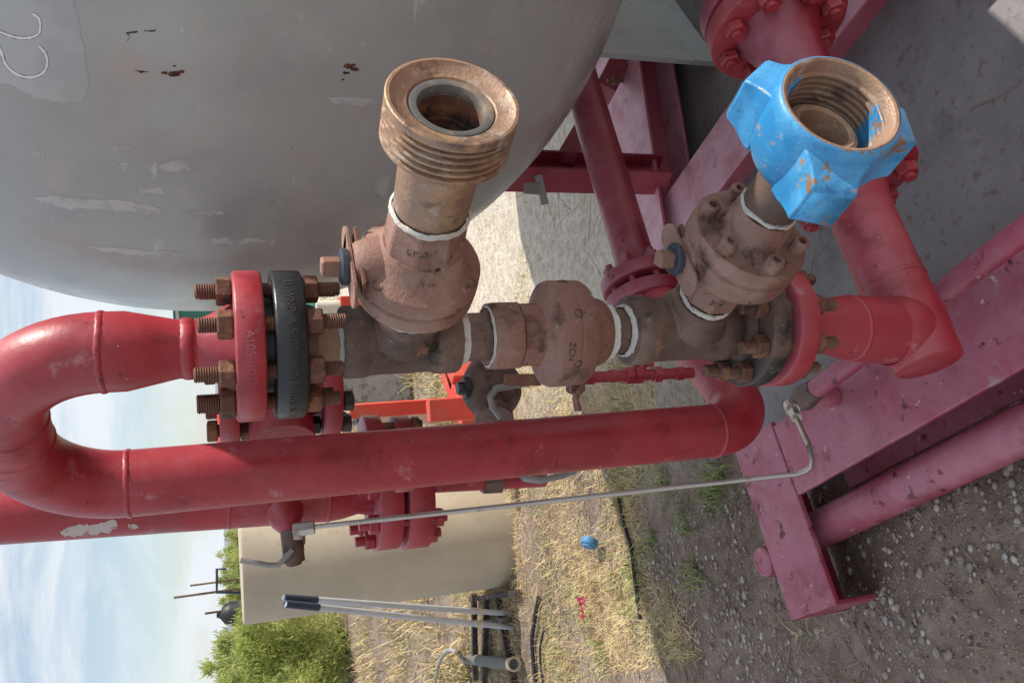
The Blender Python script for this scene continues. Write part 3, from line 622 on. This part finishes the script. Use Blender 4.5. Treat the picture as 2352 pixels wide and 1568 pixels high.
zz=zf-.074
off=V((Hc.x-O.x,Hc.y-O.y,0))
mb=MB(); hh=zz-HZ
fr_=[(0,.046,0),(.03,.037,0),(.08,.0325,.02),(.16,.0330,.08),(.25,.0375,.18),(.34,.0425,.30),(.43,.0468,.44),(.52,.0495,.58),(.62,.0508,.74),(.74,.0518,.88),(.86,.0522,1)]
tube(mb,[V((O.x,O.y,zz-hh*a))+off*c_ for a,r_,c_ in fr_],[r_ for a,r_,c_ in fr_],48); mb.build('reducer',RED,hd_)
mb=MB(); weld(mb,V((O.x,O.y,zz-hh*.50))+off*.55,Z,.0490); mb.build('weld_bead',RED,hd_)
# filleted heel between the reducer and the run pipe
mb=MB(); lathe(mb,Hc,Z,[(-.02,.050),(.02,.056),(.036,.0565),(.046,.0548),(.056,.0522)],48,cap=False); mb.build('branch_fillet',RED,hd_)
cpl=(atz(2140,862,HZ)-H0).length
mb=MB(); lathe(mb,Hc-hdir*(cpl-.015),hdir,[(0,.047),(.002,.0500),(.006,PH4),(cpl-.04,PH4*1.01),(cpl-.015,PH4*1.06),(cpl+.02,PH4*1.05),(cpl+.045,PH4*1.01),(.20,PH4),(.42,PH4)],48); mb.build('pipe',RED,hd_)
mb=MB(); weld(mb,Hc+hdir*.085,hdir,PH4,.010,.002); mb.build('weld_bead',RED,hd_)
FA=Hc+hdir*((H1-H0).length+.060)
hd_['coarse']=1
flange(RED,hd_,FA,hdir,.118,.036,.03); flange(RED,hd_,FA+hdir*.045,hdir,.118,.036,.03)
bolts(hd_,FA+hdir*.04,hdir,.094,8,-.07,.07,.010,RED,.019,.02,-.041,.042,R_(10))
mb=MB(); lathe(mb,FA,hdir,[(-.05,PH4),(-.02,.060),(.001,.070)],40); mb.build('flange_hub',RED,hd_)
FB=Hc+hdir*((H2-H0).length-.01)
mb=MB(); d_=(FB-FA).length; lathe(mb,FA,hdir,[(.08,.075),(.10,.062),(.16,.06),(.17,.072),(d_-.16,.072),(d_-.15,.06),(d_-.05,.062),(d_-.001,.08)],40); mb.build('valve_body',REDS,hd_)
flange(RED,hd_,FB,hdir,.13,.036,.03); flange(REDS,hd_,FB+hdir*.045,hdir,.13,.036,.03)
bolts(hd_,FB+hdir*.04,hdir,.10,8,-.07,.07,.011,RED,.021,.02,-.041,.042,R_(0))
mb=MB(); rod(mb,FB+hdir*.08,FB+hdir*.9,PH4,40); mb.build('back_pipe',REDS,hd_)
del hd_['coarse']
# ============================================================ FAR RISER
fr=thing('riser_pipe','red riser pipe with a pair of bolted flanges standing behind the looped pipe','pipe',at(940,1128,1.85))
fr['coarse']=1
p0=at(-200,1194,1.85); p1=at(750,1138,1.87); d=(p1-p0).normalized()
mb=MB(); rod(mb,p0,p1,.057,48); mb.build('pipe',RED,fr)
def onR(px,py,off=.0006):
    rd_=ray(px,py).normalized(); w=CAM-p0; A_=rd_-d*rd_.dot(d); B_=w-d*w.dot(d); a=A_.dot(A_); b=2*A_.dot(B_); c=B_.dot(B_)-(.057+off)**2
    q=max(b*b-4*a*c,0); return CAM+rd_*((-b-math.sqrt(q))/(2*a))
PRM=mat('bare_primer',(.55,.50,.46),.7,0,[((.4,.2,.18),20,.55,.6)],.2)
patch(blob([(135,1222),(160,1208),(200,1204),(235,1200),(262,1192),(270,1206),(262,1218),(220,1226),(180,1232),(150,1230)],4,5),PRM,'bare_patch',onR,.0008,fr)
patch(blob([(294,1204),(312,1202),(320,1212),(300,1216)],2,3),PRM,'bare_patch',onR,.0008,fr)
mb=MB(); weld(mb,at(525,1151,1.865),d,.057); mb.build('weld_bead',RED,fr)
p2=at(850,1131,1.88); mb=MB(); tube(mb,[p1,p1.lerp(p2,.3),p1.lerp(p2,.7),p2],[.057,.054,.045,.05],40); mb.build('reducer',RED,fr)
mb=MB(); weld(mb,p1,d,.057); mb.build('weld_bead',RED,fr)
flange(RED,fr,at(903,1128,1.88),Z,.128,.052,.03); flange(RED,fr,at(970,1126,1.88),Z,.128,.056,.03)
mb=MB(); rod(mb,at(925,1127,1.88),at(898,1127,1.88),.055,32); mb.build('gasket',BLK,fr)
cc=at(908,1128,1.88); bolts(fr,cc,Z,.102,8,-.095,.1,.0115,RED,.022,.022,at(970,1126,1.88).z-cc.z-.001,at(850,1126,1.88).z-cc.z,R_(15))
del fr['coarse']
mb=MB(); rod(mb,at(968,1112,1.88),at(1250,1098,1.88),.021,24); mb.build('drain_pipe',RED,fr)
mb=MB(); rod(mb,at(1108,1106,1.88),at(1150,1104,1.88),.03,6); mb.build('drain_union',BRD,fr)
mb=MB(); tube(mb,[at(1195,1088,1.84),at(1205,1098,1.80),at(1240,1103,1.79),at(1290,1092,1.8),at(1322,1080,1.8)],.008,10); mb.build('drain_lever',GREYM,fr)
sv=thing('sample_valve','small brown needle valve with a bent lever on the side of the riser','valve',at(680,1255,1.78))
mb=MB(); tube(mb,[at(655,1178,1.82),at(658,1195,1.80),at(664,1215,1.78),at(668,1222,1.78)],[.04,.032,.02,.018],24); mb.build('boss',RED,sv)
mb=MB(); tube(mb,[at(668,1215,1.78),at(676,1290,1.77)],.022,20); rod(mb,at(655,1235,1.78),at(700,1232,1.78),.016,16); rod(mb,at(650,1262,1.78),at(697,1258,1.78),.019,6); rod(mb,at(674,1282,1.77),at(676,1296,1.77),.016,6); mb.build('body',BRD,sv,ang=25)
mb=MB(); tube(mb,[at(672,1262,1.75),at(655,1280,1.745),at(640,1296,1.745),at(620,1298,1.745),at(552,1286,1.75)],.0055,10); mb.build('lever',GREYM,sv)
tb=thing('steel_tubing','thin bent stainless tube crossing diagonally from the small valve down to the skid rail','tubing',at(1820,945,1.2))
mb=MB(); rod(mb,at(674,1216,1.76),at(722,1210,1.75),.015,6); rod(mb,at(686,1236,1.76),at(686,1205,1.76),.013,12); mb.build('fitting',STEEL,tb,ang=25)
ev=atz(1820,940,.40); pts=[at(715,1210,1.75)]
pa=at(715,1210,1.75); pb=at(1830,1088,1.32)
for k in range(1,12): pts.append(pa.lerp(pb,k/11.5)+Z*(-.006*math.sin(k/11*3.14)))
pts+=[pb,at(1852,1080,1.30),at(1864,1070,1.28),at(1866,1052,1.26),at(1858,1022,1.22),ev]
mb=MB(); tube(mb,pts,.0052,12); mb.build('tube',STEEL,tb)
mb=MB(); dd=(pts[-2]-ev).normalized(); rod(mb,ev,ev+dd*.035,.011,6); rod(mb,ev-dd*.02,ev+dd*.002,.014,12); mb.build('fitting',STEEL,tb,ang=25)
# ============================================================ VALVE CLUSTER BEHIND THE CHECK VALVE
bv=thing('ball_valve','dark brown valve with a bent wire handle, half hidden behind the check valve','valve',at(1120,900,1.45))
c=at(1128,880,1.45); c2=at(1135,960,1.38)
mb=MB(); lathe(mb,c,(c2-c),[(-.05,.03),(-.03,.045),(0,.055),(.03,.054),(.05,.045),(.055,.03),(.08,.028),(.082,.034),(.10,.034),(.10,.02)],32); mb.build('body',BRD,bv)
mb=MB(); rod(mb,at(1085,890,1.42),at(1050,892,1.42),.012,10); rod(mb,at(1076,890,1.42),at(1064,891,1.42),.02,8); mb.build('stem',BLK,bv,ang=25)
mb=MB(); tube(mb,[at(1215,880,1.3),at(1180,884,1.3),at(1140,892,1.3),at(1126,912,1.3),at(1132,935,1.3),at(1150,958,1.3)],.006,10); mb.build('handle',GREYM,bv)
mb=MB(); box(mb,at(1200,872,1.16),CR,CU,F,.028,.009,.003); mb.build('bracket',RUST,bv,bev=.001)
bl=thing('bleed_line','thin red bleed line with small tap valves running behind the lower tee','pipe',at(1460,860,1.25))
mb=MB(); rod(mb,at(1330,868,1.25),at(1590,856,1.25),.0095,16)
for x,r_ in((1345,.014),(1400,.012),(1435,.016),(1455,.016),(1500,.015),(1550,.013)): rod(mb,at(x,866-(x-1345)*.04,1.25),at(x+16,865-(x-1345)*.04,1.25),r_,6)
mb.build('pipe',RED,bl,ang=25)
mb=MB(); rod(mb,at(1472,862,1.25),at(1474,838,1.25),.009,10); rod(mb,at(1455,838,1.25),at(1500,836,1.25),.004,8); mb.build('tap_handle',RED,bl)
mb=MB(); rod(mb,at(1322,870,1.23),at(1322,895,1.22),.016,12); tube(mb,[at(1310,893,1.21),at(1330,893,1.21),at(1322,915,1.2),at(1328,943,1.2)],.006,8); mb.build('tap_handle',BRN,bl)
fv=thing('flanged_valve','red flanged valve with black nuts, mostly hidden behind the studs of the upper flange','valve',at(640,880,1.40))
fv['coarse']=1
q0=at(770,880,1.40); q1=at(500,880,1.40); hz=q1.z-q0.z
lb=V((q0.x,q0.y,q0.z))
mb=MB(); lathe(mb,lb,Z,[(0,.06),(.02,.05),(hz*.5-.03,.055),(hz*.5,.062),(hz*.5+.03,.055),(hz-.02,.05),(hz,.06)],40); lathe(mb,V((lb.x,lb.y,lb.z+hz*.5)),V((-.5,-.4,0)),[(.04,.05),(.11,.05)],32); mb.build('body',RED,fv)
flange(RED,fv,lb-Z*.002,Z,.088,.03,.03); flange(RED,fv,lb+Z*(hz-.03),Z,.088,.03,.03)
bolts(fv,lb+Z*.013,Z,.07,8,-.03,.035,.008,BLK,.016,.016,-.016,.018,.4); bolts(fv,lb+Z*(hz-.015),Z,.07,8,-.035,.03,.008,RUST,.016,.016,-.016,.018,.4)
del fv['coarse']
f2=thing('pipe_union','dull red flanged joint with rusty bolts peeking over the looped pipe','flange',at(880,1040,1.55)); f2['coarse']=1
w0=at(955,1040,1.55); w1=at(820,1040,1.55)
flange(RED,f2,at(873,1040,1.55),Z,.072,.032,.02); flange(RED,f2,at(940,1040,1.55),Z,.072,.032,.02)
mb=MB(); rod(mb,w0-Z*.25,w1+Z*.12,.03,24); mb.build('pipe',RED,f2)
bolts(f2,at(895,1040,1.55),Z,.056,6,-.06,.05,.007,RUST,.014,.014,-.04,.034,.2); del f2['coarse']
# ============================================================ BACKGROUND THINGS
gb=atz(1168,1240,0)
st=thing('beige_standpipe','wide beige painted upright cylinder standing in the dry grass behind the pipes','tank',(gb.x,gb.y,0))
rr=.32; ctr=V((gb.x+.01,gb.y+.25,0)); ht=at(552,1300,ctr.y).z
mb=MB(); lathe(mb,ctr,Z,[(-.02,rr),(ht-.02,rr),(ht-.005,rr-.004),(ht,rr-.02),(ht,.001)],72,cap=False); mb.build('shell',BEIGE,st,ang=50)
def pole(pa,pb,Ya,label):
    a=atz(*pa,0.0); b=at(*pb,Ya); t=thing('plastic_pole',label,'pole',a,'grey poles leaning in the dry grass')
    mb=MB(); rod(mb,a,b,.0145,16); mb.build('tube',PVC,t)
    mb=MB(); rod(mb,b,b.lerp(a,.12),.0165,16); mb.build('grip',DKBLUE,t)
    for f_ in(.8,.83): mb=MB(); rod(mb,b.lerp(a,f_),b.lerp(a,f_+.012),.0175,16); mb.build('ring',CREAM,t)
pole((1172,1408),(652,1372),3.75,'long grey plastic pole with dark blue grip, nearest the beige cylinder')
pole((1176,1440),(655,1386),3.7,'long grey plastic pole with dark blue grip, farther from the beige cylinder of the pair')
def leafmat(name,c1,c2,c3):
    m_=mat(name,c1,.7,0,[(c2,2.2,.42,.6),(c3,3.1,.52,.62)],0)
    nt=m_.node_tree; L=nt.links; bs=nt.nodes['Principled BSDF']; out=nt.nodes['Material Output']
    tr=nt.nodes.new('ShaderNodeBsdfTranslucent'); L.new(bs.inputs['Base Color'].links[0].from_socket,tr.inputs[0])
    ms=nt.nodes.new('ShaderNodeMixShader'); ms.inputs[0].default_value=.45; L.new(bs.outputs[0],ms.inputs[1]); L.new(tr.outputs[0],ms.inputs[2]); L.new(ms.outputs[0],out.inputs[0]); return m_
LEAF=leafmat('shrub_foliage',(.42,.48,.12),(.56,.57,.22),(.20,.27,.07))
LEAFD=leafmat('far_foliage',(.18,.22,.08),(.26,.28,.12),(.11,.14,.06))
BARK=mat('shrub_bark',(.20,.16,.10),.9,0,(),.4)
def bush(c,w,h,n,label,leaf=.035,seed=1,lm=None):
    random.seed(seed); t=thing('desert_shrub',label,'shrub',c)
    mb=MB(); cl=[]
    for k in range(34):
        a=random.random()*6.28; l=random.uniform(.15,1); top=c+V((math.cos(a)*w*l,math.sin(a)*w*l,h*random.uniform(.65,1.02)*(1.05-.5*l*l)))
        mid=c.lerp(top,.5)+V((0,0,h*.10)); tube(mb,[c+V((math.cos(a)*.05,math.sin(a)*.05,-.02)),mid,top],[.014,.009,.003],5)
        for j in range(9):
            f=.12+.88*(j+random.random())/9
            q=(c.lerp(mid,f*2) if f<.5 else mid.lerp(top,f*2-1))
            cl.append((q,(top-mid).normalized(),.17*max(w,h)*(1.25-f)))
    mb.build('trunk',BARK,t)
    mb=MB()
    for i in range(n):
        q,dr,s=random.choice(cl); p=q+V((random.gauss(0,1),random.gauss(0,1),random.gauss(0,.8)))*s*.6
        if p.z<.01: continue
        u=(V((random.gauss(0,.8),random.gauss(0,.8),random.gauss(.3,.6)))+dr*.8).normalized(); v=u.orthogonal().normalized(); l=leaf*random.uniform(.5,1.6)
        mb.add([p-v*l*.16,p+v*l*.16,p+u*l*1.3],[(0,1,2)])
    mb.build('crown',lm or LEAF,t,smooth=False); random.seed(seed+5)
b1=atz(812,1500,0); bush(V((b1.x-.1,b1.y+.6,0)),1.35,1.72,85000,'large bright green desert shrub at the lower left of the view, beyond the poles',.042,3)
b1=atz(740,1620,0); bush(V((b1.x,b1.y,0)),1.7,1.9,22000,'green desert shrub at the bottom edge of the view behind the large one',.06,9)
b2=atz(640,1330,0); bush(V((b2.x,b2.y,0)),1.6,1.75,30000,'green shrub rising just behind the top of the beige cylinder',.07,4)
b3=atz(640,1225,0); bush(V((b3.x,b3.y,0)),1.3,1.7,20000,'small far shrub between the riser pipe and the beige cylinder',.07,5)
random.seed(11); mb=MB()
for i in range(420):
    y=random.uniform(28,190); x=random.uniform(-.55,.5)*y; s=random.uniform(.3,1.0)
    for k in range(34):
        p=V((x+random.gauss(0,s*.6),y+random.gauss(0,s*.5),abs(random.gauss(0,s*.45)))); u=V((random.gauss(0,1),random.gauss(0,1),1)).normalized(); v=u.orthogonal().normalized(); l=.3*s
        mb.add([p-v*l*.4,p+v*l*.4,p+u*l],[(0,1,2)])
tag(mb.build('scrub',LEAFD,smooth=False),'belt of far desert scrub along the horizon','scrub',kind='stuff')
random.seed(5)
def stand(pxt,pxb,py,label,w=.12):
    base=atz(pxb,py,0); top=at(pxt,py+ (pxb-pxt)*.02,base.y); t=thing('red_stand',label,'pipe stand',base)
    top=V((base.x,base.y,top.z))
    mb=MB(); box(mb,(base+top)/2,R,V((0,1,0)),Z,w/2,w/2,(top.z-base.z)/2); mb.build('post',ORG,t,bev=.006)
    mb=MB(); rod(mb,top+V((-w*.2,0,-.02)),top+V((-w*.2,0,.16)),w*.45,20); mb.build('pipe_end',CREAM,t)
    mb=MB(); box(mb,V((base.x,base.y,.05)),R,V((0,1,0)),Z,w*1.3,w*1.3,.04); mb.build('foot',ORG,t,bev=.006)
    return t
stand(800,1075,926,'bright red post with a cream pipe end, far behind the looped pipe',.085)
stand(780,985,692,'bright red post with a cream pipe end, far behind beneath the tank',.10)
ra_=thing('red_rack','low bright red frame with a cream rail in the sunlit yard behind the check valve','frame',atz(1090,930,0))
mb=MB()
for (a1,b1_) in(((1040,850),(1090,960)),((1000,700),(1065,880))):
    boxp(mb,atz(*a1,.12),atz(*b1_,.12),.12,.14)
mb.build('base_beam',ORG,ra_,bev=.006)
mb=MB(); boxp(mb,atz(1045,915,.30),atz(1050,965,.30),.07,.30); mb.build('upright',ORG,ra_,bev=.005)
mb=MB(); a1=atz(1058,948,0); p=at(860,958,a1.y); boxp(mb,V((p.x,p.y,.15)),V((p.x,p.y,p.z)),.12,.12,up=V((0,1,0))); mb.build('cream_post',CREAM,ra_,bev=.01)
eq=thing('equipment_box','grey and black equipment box standing in the yard behind the upper tee','box',atz(940,880,0))
ebp=atz(930,885,0)
mb=MB(); box(mb,ebp+Z*.42,R,V((0,1,0)),Z,.28,.25,.42); mb.build('cabinet',PVD,eq,bev=.02)
mb=MB(); box(mb,ebp+Z*.9,R,V((0,1,0)),Z,.22,.2,.05); box(mb,ebp+V((-.2,-.27,.25)),R,V((0,1,0)),Z,.06,.02,.2); mb.build('lid',BLKP,eq,bev=.01)
gp=thing('green_pipe','short dark green pipe standing far behind beside the tank edge','pipe',atz(700,720,0))
bp=at(438,719,7.0)
mb=MB(); rod(mb,V((bp.x,bp.y,0)),V((bp.x,bp.y,at(398,719,7).z)),.06,24); mb.build('pipe',GRN,gp)
mb=MB(); rod(mb,V((bp.x,bp.y,at(412,719,7).z)),V((bp.x,bp.y,at(404,719,7).z)),.075,24); mb.build('collar',STEEL,gp)
for i,(xa,xb,py,r_,lb) in enumerate([(398,560,1350,.03,'thin tall brown pole on the skyline behind the beige cylinder'),(436,560,1328,.025,'shorter thin pole on the skyline nearest the riser pipe'),(470,570,1394,.03,'stubby pole beside the far black tank on the skyline')]):
    b=at(xb,py,22); t=at(xa,py,22); mb=MB(); rod(mb,V((b.x,b.y,-.02)),V((b.x,b.y,t.z)),r_,8); tag(mb.build('far_pole',WOOD),lb,'pole')
mb=MB(); tube(mb,[at(560,1360,22),at(498,1360,22),at(498,1306,22),at(520,1306,22)],.035,8); tag(mb.build('bent_pipe',DKBLUE),'dark bent pipe frame on the skyline above the beige cylinder','pipe')
b=at(560,1404,22); t=at(506,1404,22); hh=t.z
bt=thing('black_tank','far black round tank with domed top among the shrubs','tank',(b.x,b.y,0))
mb=MB(); lathe(mb,V((b.x,b.y,0)),Z,[(0,.30),(hh-.25,.30),(hh-.1,.24),(hh,.1),(hh+.03,.08)],32); mb.build('shell',BLKP,bt)
mb=MB(); lathe(mb,V((b.x,b.y,hh+.03)),Z,[(0,.06),(.06,.06)],16); mb.build('lid',BLKP,bt)
ho=thing('far_shed','tiny pale shed with rust red roof out past the scrub line','shed',at(500,985,60))
c=at(510,985,60); mb=MB(); box(mb,V((c.x,c.y,.6)),R,V((0,1,0)),Z,1.6,1,.6); mb.build('wall',CREAM,ho)
mb=MB(); mb.add([V((c.x-1.8,c.y-1.2,1.2)),V((c.x+1.8,c.y-1.2,1.2)),V((c.x+1.8,c.y+1.2,1.2)),V((c.x-1.8,c.y+1.2,1.2)),V((c.x-1.8,c.y,1.8)),V((c.x+1.8,c.y,1.8))],[(0,1,5,4),(3,4,5,2),(0,4,3),(1,2,5),(0,3,2,1)]); mb.build('roof',ORG,ho,smooth=False)
c=atz(1353,1248,.05); ds=(Z*.5-V((0,1,0))*.3-R*.8).normalized()
mb=MB(); lathe(mb,c,ds,[(-.02,.024),(-.02,.034),(0,.037),(.006,.034),(.01,.025),(.016,.023),(.02,.001)],28,cap=False); tag(mb.build('blue_cap',SKYB),'round blue plastic cap lying on the dry grass','cap')
mb=MB(); vs=[]
for k in range(10):
    p=atz(1322+22*abs(math.sin(k*1.7)),1370+k*5,.03+.02*abs(math.sin(k*2.3))); s=V((.009,.003,.008))*(1 if k%2 else -.8)
    vs+=[p-s,p+s]
mb.add(vs,[(2*i,2*i+1,2*i+3,2*i+2) for i in range(9)])
tag(mb.build('pink_ribbon',PINK,smooth=False),'crumpled bright pink marking ribbon in the dry grass','ribbon')
def hose(pts,r,mt,label,rib=False,cat='hose',name='black_hose'):
    q=[];P=[]
    for x,y,z in pts:
        w=atz(x,y,z)
        for _ in range(3): w=atz(x,y,z+gz(w.x,w.y)+.012)
        P.append(w)
    n=len(P)
    for i in range(n-1):
        p0=P[max(i-1,0)];p1=P[i];p2=P[i+1];p3=P[min(i+2,n-1)]
        for k in range(10):
            t=k/10; q.append(.5*((2*p1)+(-p0+p2)*t+(2*p0-5*p1+4*p2-p3)*t*t+(-p0+3*p1-3*p2+p3)*t**3))
    q.append(P[-1]); rr=[r*(1+(.2 if (rib and i%2) else 0)) for i in range(len(q))]
    mb=MB(); tube(mb,q,rr,12); return tag(mb.build(name,mt),label,cat)
hose([(1420,1140,.004),(1432,1200,.008),(1450,1260,.006),(1458,1330,.004),(1470,1420,.0)],.007,BLKP,'black hose lying in the grass at the edge of the big shadow')
hose([(1238,1370,.005),(1228,1420,.01),(1222,1480,.005),(1230,1568,.005),(1234,1600,.005)],.010,BLKP,'black ribbed hose winding along the bottom edge past the poles',rib=True)
hose([(1250,1440,.01),(1240,1500,.01),(1250,1590,.01)],.006,BLKP,'second thin black hose beside the ribbed hose')
jp=thing('scrap_pipe','grey green scrap pipe with a tan open end lying by the bottom edge','pipe',atz(1150,1520,0))
j0=atz(1178,1524,.05); j1=atz(1085,1514,.05)
mb=MB(); rod(mb,j0,j0+(j1-j0)*1.1,.032,24); mb.build('pipe',mat('grey_green_paint',(.11,.13,.12),.6,0,[((.2,.13,.09),20,.5,.6)],.2),jp)
dd=(j0-j1).normalized(); mb=MB(); lathe(mb,j0,dd,[(-.03,.034),(.02,.039),(.022,.028),(-.01,.026),(-.01,.001)],24,cap=False); mb.build('collar',BEIGE,jp)
hose([(1000,1580,.0),(1006,1530,.10),(1025,1495,.17),(1050,1496,.16),(1064,1515,.07),(1072,1530,.0)],.013,PVD,'dirty grey curved pipe hoop standing near the bottom edge',name='pipe_hoop',cat='pipe')
tr=thing('metal_rack','low rusty black metal frame lying in shadow beyond the poles','rack',atz(1130,1400,0))
SCR=mat('rusty_black_scrap',(.035,.03,.028),.7,0,[((.16,.09,.06),16,.5,.6)],.3)
for a,b,hh_ in(((1088,1362),(1092,1560),.05),((1118,1372),(1112,1568),.02),((1083,1375),(1190,1360),.03),((1142,1368),(1182,1575),.01),((1100,1430),(1170,1422),.04)):
    mb=MB(); boxp(mb,atz(*a,hh_),atz(*b,hh_),.028,.035); mb.build('bar',SCR,tr,bev=.004)
wb=thing('timber_stack','small stack of weathered boards lying before the large shrub','timber',atz(770,1440,0))
for k in range(4):
    a=atz(765+k*8,1408+k*7,.04); mb=MB(); boxp(mb,a+Z*.07*(k%2),a+V((-.7,.25+.1*k,.07*(k%2))),.10,.05); mb.build('board',WOOD,wb,bev=.004)
